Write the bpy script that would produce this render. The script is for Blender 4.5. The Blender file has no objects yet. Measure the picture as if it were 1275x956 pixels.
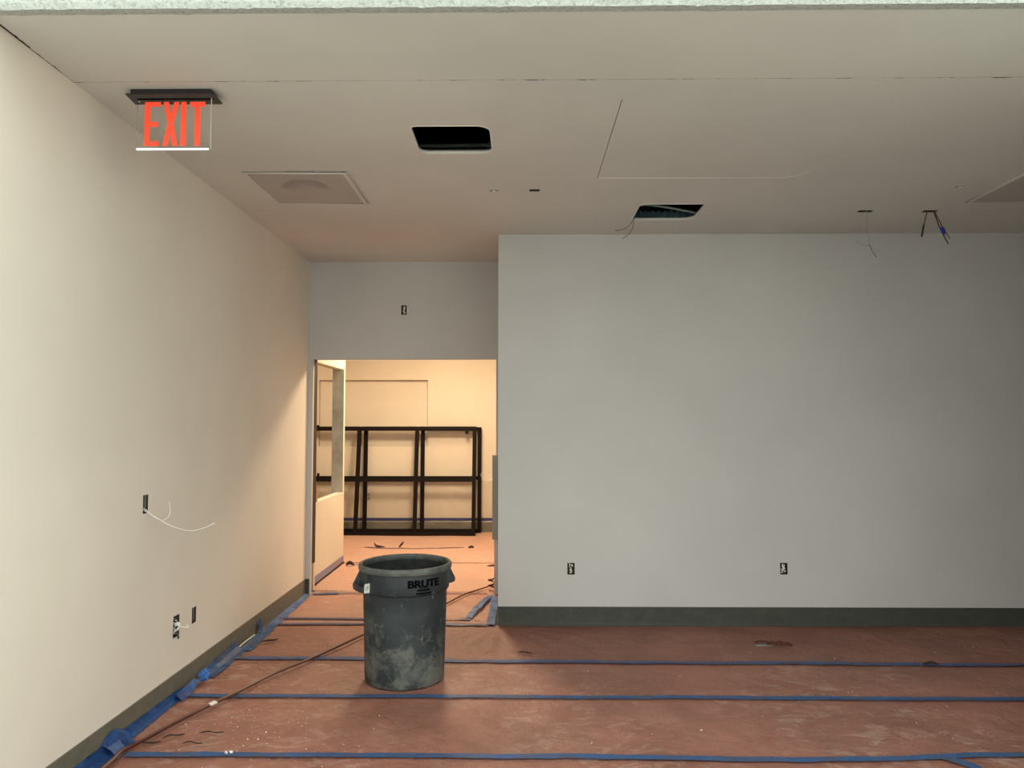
import bpy, bmesh, math, random
from mathutils import Vector, Matrix, noise
random.seed(7)
S = bpy.context.scene
COL = S.collection
PI = math.pi

# ---------------------------------------------------------------- camera
cd = bpy.data.cameras.new('camera'); cam = bpy.data.objects.new('camera', cd); COL.objects.link(cam)
cam.location = (0, 0, 1.55)
cam.rotation_euler = (PI/2 + 0.0526, 0, 0.0116)
cd.sensor_width = 36; cd.lens = 914.11/1275*36; cd.clip_start = 0.05; cd.clip_end = 200
S.camera = cam
# ---------------------------------------------------------------- sky and exposure
w = bpy.data.worlds.new('world'); S.world = w; w.use_nodes = True
bg = w.node_tree.nodes['Background']
bg.inputs[0].default_value = (0.93, 0.985, 0.92, 1); bg.inputs[1].default_value = 1.0
S.view_settings.view_transform = 'Standard'; S.view_settings.look = 'None'
S.view_settings.gamma = 1; S.view_settings.use_curve_mapping = False
S.view_settings.exposure = 1.42
# ---------------------------------------------------------------- lamps of the back room
def area(name, loc, sx, sy, power, col):
    l = bpy.data.lights.new(name, 'AREA'); l.shape = 'RECTANGLE'; l.size = sx; l.size_y = sy
    l.energy = power; l.color = col
    o = bpy.data.objects.new(name, l); o.location = loc; COL.objects.link(o); return o
WARM = (1.0, 0.76, 0.50)
LAMPS = [(-0.85, 8.1), (-3.25, 8.6), (-1.0, 9.1)]
LAMP_POWER = [42, 6, 7]
for i, (x, y) in enumerate(LAMPS):
    area('back_room_lamp', (x, y, 2.93), 0.56, 0.56, LAMP_POWER[i], WARM)

# ================================================================ helpers
def M_(name, col, rough=0.6, metal=0.0, **k):
    m = bpy.data.materials.new(name); m.use_nodes = True
    b = m.node_tree.nodes['Principled BSDF']
    b.inputs['Base Color'].default_value = (*col, 1); b.inputs['Roughness'].default_value = rough
    b.inputs['Metallic'].default_value = metal
    b.inputs['Specular IOR Level'].default_value = k.get('spec', 0.4)
    if 'emit' in k:
        b.inputs['Emission Color'].default_value = (*k['emit'], 1); b.inputs['Emission Strength'].default_value = k['es']
    return m
def nodes(m): return m.node_tree.nodes, m.node_tree.links, m.node_tree.nodes['Principled BSDF']
def noise_node(m, scale, detail=4, rough=0.55, vec=None, dist=0.0, stretch=None):
    N, L, b = nodes(m)
    tc = N.new('ShaderNodeTexCoord'); n = N.new('ShaderNodeTexNoise')
    n.inputs['Scale'].default_value = scale; n.inputs['Detail'].default_value = detail
    n.inputs['Roughness'].default_value = rough; n.inputs['Distortion'].default_value = dist
    src = tc.outputs['Object']
    if stretch:
        mp = N.new('ShaderNodeMapping'); mp.inputs['Scale'].default_value = stretch; L.new(src, mp.inputs['Vector']); src = mp.outputs['Vector']
    L.new(src, n.inputs['Vector']); return n.outputs['Fac']
def ramp(m, fac, stops):
    N, L, b = nodes(m); r = N.new('ShaderNodeValToRGB'); e = r.color_ramp.elements
    while len(e) < len(stops): e.new(0.5)
    for i, (p, c) in enumerate(stops):
        e[i].position = p; e[i].color = (*c, 1) if len(c) == 3 else c
    L.new(fac, r.inputs['Fac']); return r.outputs['Color']
def g(v): return (v, v, v)
def mix(m, fac, a, b_, mode='MIX'):
    N, L, b = nodes(m); x = N.new('ShaderNodeMix'); x.data_type = 'RGBA'; x.blend_type = mode
    for i, v in ((0, fac), (6, a), (7, b_)):
        if hasattr(v, 'links') : L.new(v, x.inputs[i])
        elif isinstance(v, (int, float)): x.inputs[i].default_value = v
        else: x.inputs[i].default_value = (*v, 1)
    return x.outputs[2]
def math_(m, op, a, b_=None, clamp=False):
    N, L, b = nodes(m); x = N.new('ShaderNodeMath'); x.operation = op; x.use_clamp = clamp
    for i, v in ((0, a), (1, b_)):
        if v is None: continue
        if hasattr(v, 'links'): L.new(v, x.inputs[i])
        else: x.inputs[i].default_value = v
    return x.outputs[0]
def setcol(m, c): N, L, b = nodes(m); L.new(c, b.inputs['Base Color'])
def bump(m, h, strength=0.2, dist=0.01):
    N, L, b = nodes(m); x = N.new('ShaderNodeBump'); x.inputs['Strength'].default_value = strength
    x.inputs['Distance'].default_value = dist; L.new(h, x.inputs['Height']); L.new(x.outputs['Normal'], b.inputs['Normal'])

# ---- materials
def paint(name, col, var=0.06):
    m = M_(name, col, 0.62, spec=0.3)
    f = noise_node(m, 0.9, 3)
    d = tuple(c*(1-var) for c in col); l = tuple(min(1, c*(1+var*0.5)) for c in col)
    setcol(m, ramp(m, f, [(0.35, d), (0.65, l)]))
    bump(m, noise_node(m, 220, 3), 0.10, 0.002)
    return m
m_wall = paint('wall_paint', (0.77, 0.71, 0.615))
m_wall_b = paint('grey_wall_paint', (0.54, 0.525, 0.51))  # greyer, darker tone than the left wall
m_ceil = paint('ceiling_paint', (0.63, 0.61, 0.57))
m_soffit = paint('soffit_paint', (0.63, 0.62, 0.57))
m_far = paint('back_room_paint', (0.63, 0.57, 0.47))
m_stucco = M_('stucco', (0.72, 0.76, 0.70), 0.9)
f = noise_node(m_stucco, 60, 5, 0.7); setcol(m_stucco, ramp(m_stucco, f, [(0.3, (0.42, 0.45, 0.40)), (0.5, (0.74, 0.78, 0.73))])); bump(m_stucco, f, 1.0, 0.03)
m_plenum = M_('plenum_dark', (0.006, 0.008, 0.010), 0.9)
m_gyp = M_('gypsum_edge', (0.62, 0.60, 0.54), 0.9)
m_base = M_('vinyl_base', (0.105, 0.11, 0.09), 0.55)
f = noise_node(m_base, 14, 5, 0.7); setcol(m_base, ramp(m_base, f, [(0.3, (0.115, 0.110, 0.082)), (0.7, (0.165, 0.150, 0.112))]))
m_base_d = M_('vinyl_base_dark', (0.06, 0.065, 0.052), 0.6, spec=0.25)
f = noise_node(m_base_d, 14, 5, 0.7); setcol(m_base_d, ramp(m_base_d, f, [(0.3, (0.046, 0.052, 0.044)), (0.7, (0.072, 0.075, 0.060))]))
m_concrete = M_('concrete', (0.34, 0.33, 0.30), 0.85)
f = noise_node(m_concrete, 3, 6, 0.6); setcol(m_concrete, ramp(m_concrete, f, [(0.3, (0.27, 0.27, 0.25)), (0.7, (0.42, 0.41, 0.38))])); bump(m_concrete, noise_node(m_concrete, 60, 4), 0.2, 0.01)
m_pave = M_('sidewalk_concrete', (0.5, 0.48, 0.44), 0.85)
f = noise_node(m_pave, 2, 5); setcol(m_pave, ramp(m_pave, f, [(0.3, (0.42, 0.41, 0.38)), (0.7, (0.52, 0.50, 0.46))]))

def paper_mat(k=1.0, nm='red_rosin_paper', dust=0.0, scuff=0.55):
    m = M_(nm, (0.42, 0.19, 0.14), 0.55, spec=0.35)
    fiber = noise_node(m, 2.2, 6, 0.65)
    base = ramp(m, fiber, [(0.30, (0.26, 0.105, 0.075)), (0.55, (0.335, 0.145, 0.105)), (0.75, (0.39, 0.19, 0.145))])
    # broad wet/dirty patches
    dirt = ramp(m, noise_node(m, 1.3, 5, 0.6, dist=0.4), [(0.45, g(0)), (0.60, g(1))])
    base = mix(m, math_(m, 'MULTIPLY', dirt, 0.6), base, (0.20, 0.095, 0.065))
    # pale dusty scuffs
    sc = ramp(m, noise_node(m, 9, 8, 0.72, dist=1.2, stretch=(0.75, 1.2, 1)), [(0.51, g(0)), (0.62, g(1))])
    area_ = ramp(m, noise_node(m, 0.8, 3, 0.5), [(0.38, g(0)), (0.55, g(1))])
    scf = math_(m, 'MULTIPLY', math_(m, 'MULTIPLY', sc, area_), scuff)
    base = mix(m, scf, base, (0.46, 0.31, 0.25))
    # fine white dust specks
    sp = ramp(m, noise_node(m, 130, 2, 0.5), [(0.70, g(0)), (0.74, g(1))])
    base = mix(m, math_(m, 'MULTIPLY', math_(m, 'MULTIPLY', sp, area_), 0.5), base, (0.65, 0.56, 0.50))
    if k != 1.0: base = mix(m, 1.0, base, (k, k*0.97, k*0.97), 'MULTIPLY')
    if dust: base = mix(m, dust, base, (0.62, 0.42, 0.32))  # paler mix that puts lamp light into the floor colour
    setcol(m, base)
    N, L, b = nodes(m)
    h = math_(m, 'ADD', noise_node(m, 7, 6, 0.65, dist=0.8), math_(m, 'MULTIPLY', noise_node(m, 45, 4, 0.6), 0.25))
    bump(m, h, 0.6, 0.03)
    return m
m_paper = paper_mat()
m_paper_back = paper_mat(0.84, 'clean_rosin_paper', scuff=0.22)
m_paper_lit = paper_mat(nm='lit_rosin_paper', dust=0.5)  # lightened copy of the paper, lamp light painted in for the back room
m_paper_mid = paper_mat(nm='half_lit_rosin_paper', dust=0.22)  # weaker share of the same painted lamp light, for the passage
m_paper_torn = M_('torn_paper_back', (0.085, 0.022, 0.014), 0.8)
def tape_mat(name, c1, c2):
    m = M_(name, c1, 0.5, spec=0.4)
    setcol(m, ramp(m, noise_node(m, 6, 6, 0.65), [(0.32, c2), (0.6, c1)]))
    bump(m, noise_node(m, 60, 4, 0.6), 0.3, 0.005)
    return m
m_tape = tape_mat('blue_masking_tape', (0.085, 0.20, 0.44), (0.14, 0.17, 0.27))
m_tape_old = tape_mat('dusty_blue_tape', (0.17, 0.20, 0.36), (0.28, 0.20, 0.22))
m_tape_mid = tape_mat('worn_blue_tape', (0.13, 0.20, 0.42), (0.19, 0.18, 0.27))
m_tape_new = tape_mat('clean_blue_tape', (0.05, 0.17, 0.48), (0.035, 0.10, 0.30))
m_tape_pale = tape_mat('pale_blue_tape', (0.22, 0.34, 0.60), (0.12, 0.20, 0.42))
m_black = M_('black_steel_paint', (0.006, 0.0035, 0.003), 0.65, spec=0.12)
m_housing = M_('black_housing', (0.018, 0.016, 0.018), 0.35)
m_white = M_('white_enamel', (0.75, 0.73, 0.68), 0.4)
m_cable_w = M_('white_cable', (0.72, 0.68, 0.60), 0.45)
m_cable_k = M_('black_cable', (0.02, 0.016, 0.015), 0.45)
m_cable_br = M_('brown_cable', (0.10, 0.035, 0.02), 0.5)
m_cable_red = M_('red_brown_cord', (0.105, 0.022, 0.014), 0.45)
m_cord = M_('cord_jacket', (0.10, 0.022, 0.015), 0.45)
setcol(m_cord, ramp(m_cord, noise_node(m_cord, 1.1, 3, 0.5), [(0.42, (0.07, 0.015, 0.010)), (0.62, (0.15, 0.065, 0.045))]))
m_galv = M_('galvanised_steel', (0.42, 0.41, 0.37), 0.45, 0.7)
setcol(m_galv, ramp(m_galv, noise_node(m_galv, 8, 5, 0.6), [(0.35, (0.34, 0.33, 0.29)), (0.65, (0.55, 0.54, 0.48))]))
m_stud = M_('grey_reveal', (0.43, 0.42, 0.37), 0.7)
setcol(m_stud, ramp(m_stud, noise_node(m_stud, 5, 5, 0.6), [(0.3, (0.30, 0.30, 0.26)), (0.7, (0.50, 0.49, 0.43))]))
m_greyplate = M_('grey_plate', (0.30, 0.30, 0.28), 0.5)
m_boxin = M_('device_box', (0.035, 0.035, 0.033), 0.6)
m_boxgalv = M_('box_galvanised', (0.22, 0.22, 0.20), 0.5, 0.4)
m_perf = M_('perforated_panel', (0.48, 0.44, 0.40), 0.6)
m_duct = M_('duct_foil', (0.16, 0.26, 0.33), 0.4, 0.1)
m_pipe = M_('pipe', (0.60, 0.68, 0.62), 0.35)
m_red = M_('exit_red', (0.85, 0.07, 0.03), 0.4, emit=(1.0, 0.06, 0.02), es=0.14)
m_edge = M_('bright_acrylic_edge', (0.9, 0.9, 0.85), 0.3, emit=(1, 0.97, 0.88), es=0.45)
m_acr = M_('clear_acrylic', (1, 1, 1), 0.02)
N, L, b = nodes(m_acr); b.inputs['Transmission Weight'].default_value = 1.0; b.inputs['IOR'].default_value = 1.12
m_wood = M_('raw_wood', (0.36, 0.20, 0.08), 0.7)
m_plaster = M_('plaster_bits', (0.8, 0.76, 0.7), 0.9)
m_label = M_('paper_label', (0.62, 0.62, 0.56), 0.6)
m_ink = M_('black_ink', (0.003, 0.003, 0.003), 0.8, spec=0.05)
m_scrap_shade = M_('dark_scrap_and_shade', (0.035, 0.015, 0.01), 0.8)  # dark scraps, and painted shade inside cracks and gaps
m_lamp = M_('lamp_diffuser', (0.9, 0.85, 0.7), 0.5, emit=(1, 0.7, 0.4), es=4)

def plastic_sheet_mat():
    m = M_('poly_sheeting', (0.50, 0.44, 0.34), 0.3)
    N, L, b = nodes(m); b.inputs['Alpha'].default_value = 0.22; b.inputs['Roughness'].default_value = 0.25
    b.inputs['Specular IOR Level'].default_value = 0.6
    return m
m_poly = plastic_sheet_mat()

def can_mat():
    m = M_('can_plastic', (0.04, 0.05, 0.055), 0.5, spec=0.4)
    N, L, b = nodes(m)
    tc = N.new('ShaderNodeTexCoord'); sep = N.new('ShaderNodeSeparateXYZ'); L.new(tc.outputs['Object'], sep.inputs[0])
    z = sep.outputs['Z']
    base = ramp(m, noise_node(m, 5, 5, 0.6), [(0.35, (0.016, 0.023, 0.026)), (0.65, (0.034, 0.043, 0.046))])
    # chalky smears, more of them toward the foot and the upper left of the body
    low = N.new('ShaderNodeMapRange'); low.inputs[1].default_value = 0.52; low.inputs[2].default_value = 0.05
    low.inputs[3].default_value = 0.0; low.inputs[4].default_value = 0.13; L.new(z, low.inputs[0])
    sm = noise_node(m, 7.5, 10, 0.80, dist=0.35)
    sm = math_(m, 'ADD', sm, low.outputs[0])
    sm = ramp(m, sm, [(0.55, g(0)), (0.70, g(1))])
    belowc = math_(m, 'LESS_THAN', z, 0.55)
    k = math_(m, 'MULTIPLY', sm, math_(m, 'MAXIMUM', belowc, 0.12))
    base = mix(m, math_(m, 'MULTIPLY', k, 0.55), base, (0.19, 0.195, 0.165))
    # thin scratches and drips
    scr = ramp(m, noise_node(m, 22, 6, 0.75, dist=1.2, stretch=(1, 1, 0.55)), [(0.61, g(0)), (0.655, g(1)), (0.70, g(0))])
    base = mix(m, math_(m, 'MULTIPLY', math_(m, 'MULTIPLY', scr, math_(m, 'MAXIMUM', belowc, 0.25)), 0.5), base, (0.42, 0.42, 0.38))
    setcol(m, base); bump(m, noise_node(m, 30, 5, 0.6), 0.15, 0.004)
    return m
m_can = can_mat()
m_canin = M_('can_inside_shade_grime', (0.012, 0.014, 0.014), 0.8)  # shade of the inside darkened into the colour, along with grime
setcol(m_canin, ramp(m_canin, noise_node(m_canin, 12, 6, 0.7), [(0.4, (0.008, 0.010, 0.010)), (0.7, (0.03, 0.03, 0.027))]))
m_rim = M_('can_rim', (0.085, 0.092, 0.085), 0.5)
setcol(m_rim, ramp(m_rim, noise_node(m_rim, 14, 6, 0.7), [(0.35, (0.05, 0.058, 0.056)), (0.7, (0.13, 0.135, 0.12))]))

# ---- mesh building
class MB:
    def __init__(s): s.bm = bmesh.new()
    def box(s, x0, x1, y0, y1, z0, z1, mat=None):
        vs = [s.bm.verts.new(p) for p in ((x0,y0,z0),(x1,y0,z0),(x1,y1,z0),(x0,y1,z0),(x0,y0,z1),(x1,y0,z1),(x1,y1,z1),(x0,y1,z1))]
        if mat is not None:
            for v in vs: v.co = mat @ v.co
        for f_ in ((0,3,2,1),(4,5,6,7),(0,1,5,4),(1,2,6,5),(2,3,7,6),(3,0,4,7)): s.bm.faces.new([vs[i] for i in f_])
        return s
    def prism(s, pts, a0, a1, axis='y'):
        def P(a, p, q): return {'y': (p, a, q), 'x': (a, p, q), 'z': (p, q, a)}[axis]
        lo = [s.bm.verts.new(P(a0, *p)) for p in pts]; hi = [s.bm.verts.new(P(a1, *p)) for p in pts]
        s.bm.faces.new(lo); s.bm.faces.new(hi[::-1])
        n = len(pts)
        for i in range(n): s.bm.faces.new((lo[i], hi[i], hi[(i+1) % n], lo[(i+1) % n]))
        return s
    def lathe(s, prof, n=64, cx=0, cy=0, closed=False):
        rings = []
        for r, z in prof:
            if r < 1e-6: rings.append([s.bm.verts.new((cx, cy, z))])
            else: rings.append([s.bm.verts.new((cx+r*math.cos(2*PI*i/n), cy+r*math.sin(2*PI*i/n), z)) for i in range(n)])
        R = list(zip(rings, rings[1:])) + ([(rings[-1], rings[0])] if closed else [])
        for a, b_ in R:
            for i in range(n):
                j = (i+1) % n
                if len(a) == 1 and len(b_) == 1: continue
                if len(a) == 1: s.bm.faces.new((a[0], b_[i], b_[j]))
                elif len(b_) == 1: s.bm.faces.new((a[i], a[j], b_[0]))
                else: s.bm.faces.new((a[i], a[j], b_[j], b_[i]))
        return s
    def tube(s, pts, r, n=8, sub=6, smooth=True):
        P = [Vector(p) for p in pts]
        if smooth and len(P) > 2:
            Q = []
            for i in range(len(P)-1):
                p0 = P[max(i-1, 0)]; p1 = P[i]; p2 = P[i+1]; p3 = P[min(i+2, len(P)-1)]
                for k in range(sub):
                    t = k/sub
                    Q.append(0.5*((2*p1)+(p2-p0)*t+(2*p0-5*p1+4*p2-p3)*t*t+(3*p1-p0-3*p2+p3)*t**3))
            Q.append(P[-1]); P = Q
        rings = []; up = Vector((0.13, 0.31, 0.94))
        for i, p in enumerate(P):
            d = (P[min(i+1, len(P)-1)]-P[max(i-1, 0)]).normalized()
            a = d.cross(up)
            if a.length < 1e-3: a = d.cross(Vector((1, 0, 0)))
            a.normalize(); b_ = d.cross(a).normalized(); up = a.cross(d)
            rr = r(i/(len(P)-1)) if callable(r) else r
            rings.append([s.bm.verts.new(p+rr*(a*math.cos(2*PI*k/n)+b_*math.sin(2*PI*k/n))) for k in range(n)])
        for A, B in zip(rings, rings[1:]):
            for k in range(n): s.bm.faces.new((A[k], A[(k+1) % n], B[(k+1) % n], B[k]))
        s.bm.faces.new(rings[0]); s.bm.faces.new(rings[-1][::-1])
        return s
    def build(s, name, mat, parent=None, smooth=False, bevel=0, loc=None):
        bmesh.ops.recalc_face_normals(s.bm, faces=s.bm.faces)
        me = bpy.data.meshes.new(name); s.bm.to_mesh(me); s.bm.free()
        me.materials.append(mat)
        if smooth:
            me.polygons.foreach_set('use_smooth', [True]*len(me.polygons))
            try: me.set_sharp_from_angle(angle=math.radians(40))
            except Exception: pass
        o = bpy.data.objects.new(name, me); COL.objects.link(o)
        if loc is not None: o.location = loc
        if parent: o.parent = parent
        if bevel:
            b_ = o.modifiers.new('bevel', 'BEVEL'); b_.width = bevel; b_.segments = 2; b_.limit_method = 'ANGLE'
        return o
def tag(o, label=None, cat=None, group=None, kind=None):
    if label: o['label'] = label
    if cat: o['category'] = cat
    if group: o['group'] = group
    if kind: o['kind'] = kind
    return o
def thing(name, label, cat, loc=(0,0,0), group=None, rot=(0,0,0)):
    o = bpy.data.objects.new(name, None); COL.objects.link(o); o.location = loc; o.rotation_euler = rot
    o.empty_display_size = 0.1
    return tag(o, label, cat, group)
def struct(o): o['kind'] = 'structure'; return o

def rrect(x0, x1, y0, y1, r=0.0, n=6):
    """rounded rectangle outline, r may be four radii: (x0y0, x1y0, x1y1, x0y1)"""
    rs = r if isinstance(r, (tuple, list)) else (r,)*4
    if max(rs) == 0: return [(x0,y0),(x1,y0),(x1,y1),(x0,y1)]
    out = []
    for (cx, cy, a0), q in zip((((x0), (y0), PI), ((x1), (y0), 1.5*PI), ((x1), (y1), 0), ((x0), (y1), 0.5*PI)), rs):
        sx = 1 if cx == x0 else -1; sy = 1 if cy == y0 else -1
        if q == 0: out.append((cx, cy)); continue
        for i in range(n+1):
            a = a0+0.5*PI*i/n; out.append((cx+sx*q+q*math.cos(a), cy+sy*q+q*math.sin(a)))
    return out
def circ(cx, cy, r, n=24): return [(cx+r*math.cos(2*PI*i/n), cy+r*math.sin(2*PI*i/n)) for i in range(n)]
def slab(name, outer, holes, thick, plane, const, mat, parent=None, sgn=1):
    """flat board with cut-outs: face at const, body behind it (sgn direction)"""
    cu = bpy.data.curves.new('tmp', 'CURVE'); cu.dimensions = '2D'; cu.fill_mode = 'BOTH'; cu.extrude = thick/2
    for loop in [outer]+holes:
        sp = cu.splines.new('POLY'); sp.points.add(len(loop)-1); sp.use_cyclic_u = True
        for p, q in zip(sp.points, loop): p.co = (q[0], q[1], 0, 1)
    co = bpy.data.objects.new('tmp', cu); COL.objects.link(co)
    me = bpy.data.meshes.new_from_object(co.evaluated_get(bpy.context.evaluated_depsgraph_get()))
    bpy.data.objects.remove(co); bpy.data.curves.remove(cu)
    bm = bmesh.new(); bm.from_mesh(me)
    for v in bm.verts:
        a, b_, c = v.co; d = const+sgn*(c+thick/2)
        v.co = {'z': (a, b_, d), 'y': (a, d, b_), 'x': (d, a, b_)}[plane]
    bmesh.ops.remove_doubles(bm, verts=bm.verts, dist=1e-6)
    bmesh.ops.recalc_face_normals(bm, faces=bm.faces)
    me.clear_geometry(); bm.to_mesh(me); bm.free(); me.name = name
    me.materials.clear(); me.materials.append(mat)
    o = bpy.data.objects.new(name, me); COL.objects.link(o)
    if parent: o.parent = parent
    return o

# ================================================================ world coordinates
XL = -1.937; YH = 2.56; YS = 3.088; YB = 5.694; YD = 6.67; XR = -0.173; ZC = 3.024; YF = 10.46; XE = 6.4; XW = -4.3
BH = 0.147; ZD = 2.13

# ================================================================ structure
struct(MB().box(XW, XE, YH, YF, -0.15, 0.0).build('floor', m_concrete))
struct(MB().box(-22, 22, -22, YH, -0.15, -0.004).build('sidewalk', m_pave))
# ceiling board with its cut-outs
H1 = rrect(-0.548, -0.155, 3.577, 3.945, (0.03, 0.07, 0.05, 0.06))
H2 = rrect(0.812, 1.25, 4.90, 5.284, (0.05, 0.012, 0.08, 0.012))
PATCH = rrect(0.463, 1.70, 3.28, 4.377, (0.02, 0.02, 0.15, 0.02))
SPR = [(-0.168, 4.594), (2.745, 4.548)]
SLOTS = [(0.09, 4.597, 0.066, 0.044), (2.407, 5.086, 0.10, 0.05), (2.858, 5.09, 0.10, 0.05)]
def jag(pts_n, x0, x1, y, amp, seed, lo=0.0):
    out = []
    for i in range(pts_n+1):
        x = x0+(x1-x0)*i/pts_n
        n_ = noise.noise(Vector((x*9, seed, 0)))+0.6*noise.noise(Vector((x*43, seed, 3)))
        out.append((x, y+lo+amp*max(0, n_)))
    return out
edge = jag(520, XL, XE, YS, 0.012, 1.0, 0.0024)
ceil_outer = edge + [(XE, YD), (XL, YD)]
holes = [H1, H2, PATCH]+[circ(x, y, 0.032) for x, y in SPR]+[rrect(x-a/2, x+a/2, y-b_/2, y+b_/2) for x, y, a, b_ in SLOTS]
struct(slab('ceiling', ceil_outer, holes, 0.016, 'z', ZC, m_ceil))
# soffit board in front of it, its left edge cracked away from the wall
le = []
for i in range(60):
    y = YS-(YS-YH)*i/59
    n_ = noise.noise(Vector((y*11, 5, 0)))+0.5*noise.noise(Vector((y*50, 5, 0)))
    le.append((XL+0.002+0.012*max(0, n_+0.15)+(0.007 if y < 2.80 else 0), y))
soff = [(XE, YH), (XE, YS)] + [(XL+0.004, YS)] + le[1:]
struct(MB().box(XL, XE, YS-0.006, YS+0.02, ZC+0.0008, ZC+0.003).build('crack_shade_seam', m_scrap_shade)); struct(MB().box(XL-0.004, XL+0.02, YH, YS, ZC+0.0008, ZC+0.003).build('crack_shade_left', m_scrap_shade))  # dark strips stand in for the shade inside the dirty cracks
struct(slab('ceiling_soffit', soff, [], 0.016, 'z', ZC+0.0002, m_soffit))
# access patch let into the ceiling: flush near and right, sunk at left and far
patch = slab('ceiling_panel', rrect(0.4675, 1.6985, 3.281, 4.3755, (0.02, 0.02, 0.15, 0.02)), [], 0.012, 'z', 0, m_ceil)
for v in patch.data.vertices:
    t = max(0.0, min(1.0, (v.co.y-3.4)/0.9)); u_ = max(0.0, min(1.0, (1.70-v.co.x)/1.2))
    v.co.z += ZC+0.0002+0.0045*t*(0.25+0.75*u_)
struct(patch); patch['label'] = 'square drywall patch set into the ceiling with rounded far corner'
# walls
def dbox(y, z, w_=0.052, h_=0.088): return rrect(y-w_/2, y+w_/2, z-h_/2, z+h_/2)
LB = [(3.797, 1.13, 0.052, 0.095), (4.397, 0.412, 0.056, 0.092), (4.172, 0.408, 0.075, 0.12)]
struct(slab('wall_left', rrect(YH-0.05, YD, 0, 3.6), [dbox(*LB[0]), dbox(*LB[1]), dbox(*LB[2])], 0.12, 'x', XL, m_wall, sgn=-1))
RB = [(0.386, 0.433), (2.009, 0.437)]
struct(slab('wall_back', rrect(XR, XE, 0, 3.042), [dbox(x, z, 0.056, 0.088) for x, z in RB], 0.12, 'y', YB, m_wall_b))
struct(MB().box(XR, XR+0.12, YB+0.12, YD+0.0, 0, 3.042).build('wall_passage', m_wall_b))
door_poly = [(XW, 0), (XL+0.035, 0), (XL+0.035, ZD), (-0.222, ZD), (-0.222, 1.16), (-0.238, 1.15), (-0.238, 0), (1.2, 0), (1.2, 3.6), (XW, 3.6)]
struct(slab('wall_doorway', door_poly, [dbox(-1.067, 2.58, 0.05, 0.086)], 0.13, 'y', YD, m_wall_b))
# back room: far wall with shallow recess, side walls, ceiling, partition with pass-through
far = slab('wall_far', rrect(XW, 1.2, 0, 3.6), [rrect(-2.885, -1.322, 1.215, 2.160), dbox(-2.166, 0.50, 0.05, 0.085)], 0.06, 'y', YF, m_far)
struct(far)
struct(MB().box(XW, XE, YF+0.06, YF+0.14, 0, 3.72).build('wall_far_backing', m_far))
struct(MB().box(XW-0.12, XW, YH, YF+0.14, 0, 3.7).build('wall_west', m_far))
struct(MB().box(1.08, 1.2, YD+0.13, YF, 0, 3.6).build('wall_east', m_far))
struct(MB().box(XE, XE+0.12, YH, YF+0.14, 0, 3.7).build('wall_right', m_wall_b))
struct(MB().box(XW, 1.08, YD+0.13, YF, 2.96, 3.0).build('ceiling_back_room', m_far))
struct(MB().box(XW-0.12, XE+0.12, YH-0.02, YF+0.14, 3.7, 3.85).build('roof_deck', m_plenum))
XP = -1.952; PY0 = 6.86; PY1 = 8.145; PT = 0.13
part_poly = [(PY0, 0), (PY1, 0), (PY1, 2.96), (PY0, 2.96)]
wp = slab('wall_partition', part_poly, [rrect(PY0+0.07, PY1-0.045, 0.785, 2.141)], PT, 'x', XP, m_far, sgn=-1)
struct(wp)
struct(MB().box(XP-PT+0.003, XP-0.003, PY1-0.049, PY1-0.045, 0.785, 2.141).build('trim_1', m_stud))
# door frame: metal jamb edge with a dark strip painting in the shaded gap
struct(MB().box(XL+0.035, XL+0.045, YD-0.003, YD+0.035, 0.0, ZD-0.005).build('trim_2', m_wall_b))
struct(MB().box(XL+0.035, XL+0.046, YD+0.035, YD+0.135, 0.27, ZD).build('jamb_gap_shade', m_scrap_shade))
struct(MB().box(XL+0.02, XL+0.030, YD+0.13, YD+0.19, 0.0, ZD+0.8).build('trim_4', m_far))
# facade
hd = bmesh.new()
nx = 300
rows = [(-0.0, 0.55), (-0.0, 0.02), (0.008, 0.0), (0.03, 0.002), (0.055, 0.006), (0.06, 0.03)]
G = []
for dy, dz in rows:
    r_ = []
    for i in range(nx+1):
        x = -2.2+5.4*i/nx
        n1 = noise.noise(Vector((x*18, dy*60, dz*5)))*0.004+noise.noise(Vector((x*60, dy*90, 2)))*0.003
        r_.append(hd.verts.new((x, YH-0.05+dy+(n1 if dy > 0 else 0), ZC-0.006+dz-(abs(n1)*0.7 if dz < 0.05 else 0))))
    G.append(r_)
for a, b_ in zip(G, G[1:]):
    for i in range(nx): hd.faces.new((a[i], a[i+1], b_[i+1], b_[i]))
h_ = MB(); h_.bm.free(); h_.bm = hd
struct(h_.build('trim_5', m_stucco)); 
struct(MB().box(-6, 8, YH-0.05, YH+0.03, 3.3, 6.0).build('wall_facade', m_stucco))
struct(MB().box(2.75, 8, YH-0.05, YH+0.1, 0, 3.6).build('wall_facade_right', m_stucco))
struct(MB().box(-6, XL-0.12, YH-0.05, YH-0.0, 0, 3.6).build('wall_facade_left', m_stucco))
struct(MB().box(-2.2, 3.2, YH-0.0, YH+0.03, ZC+0.02, 3.7).build('wall_facade_lining', m_plenum))
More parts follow.
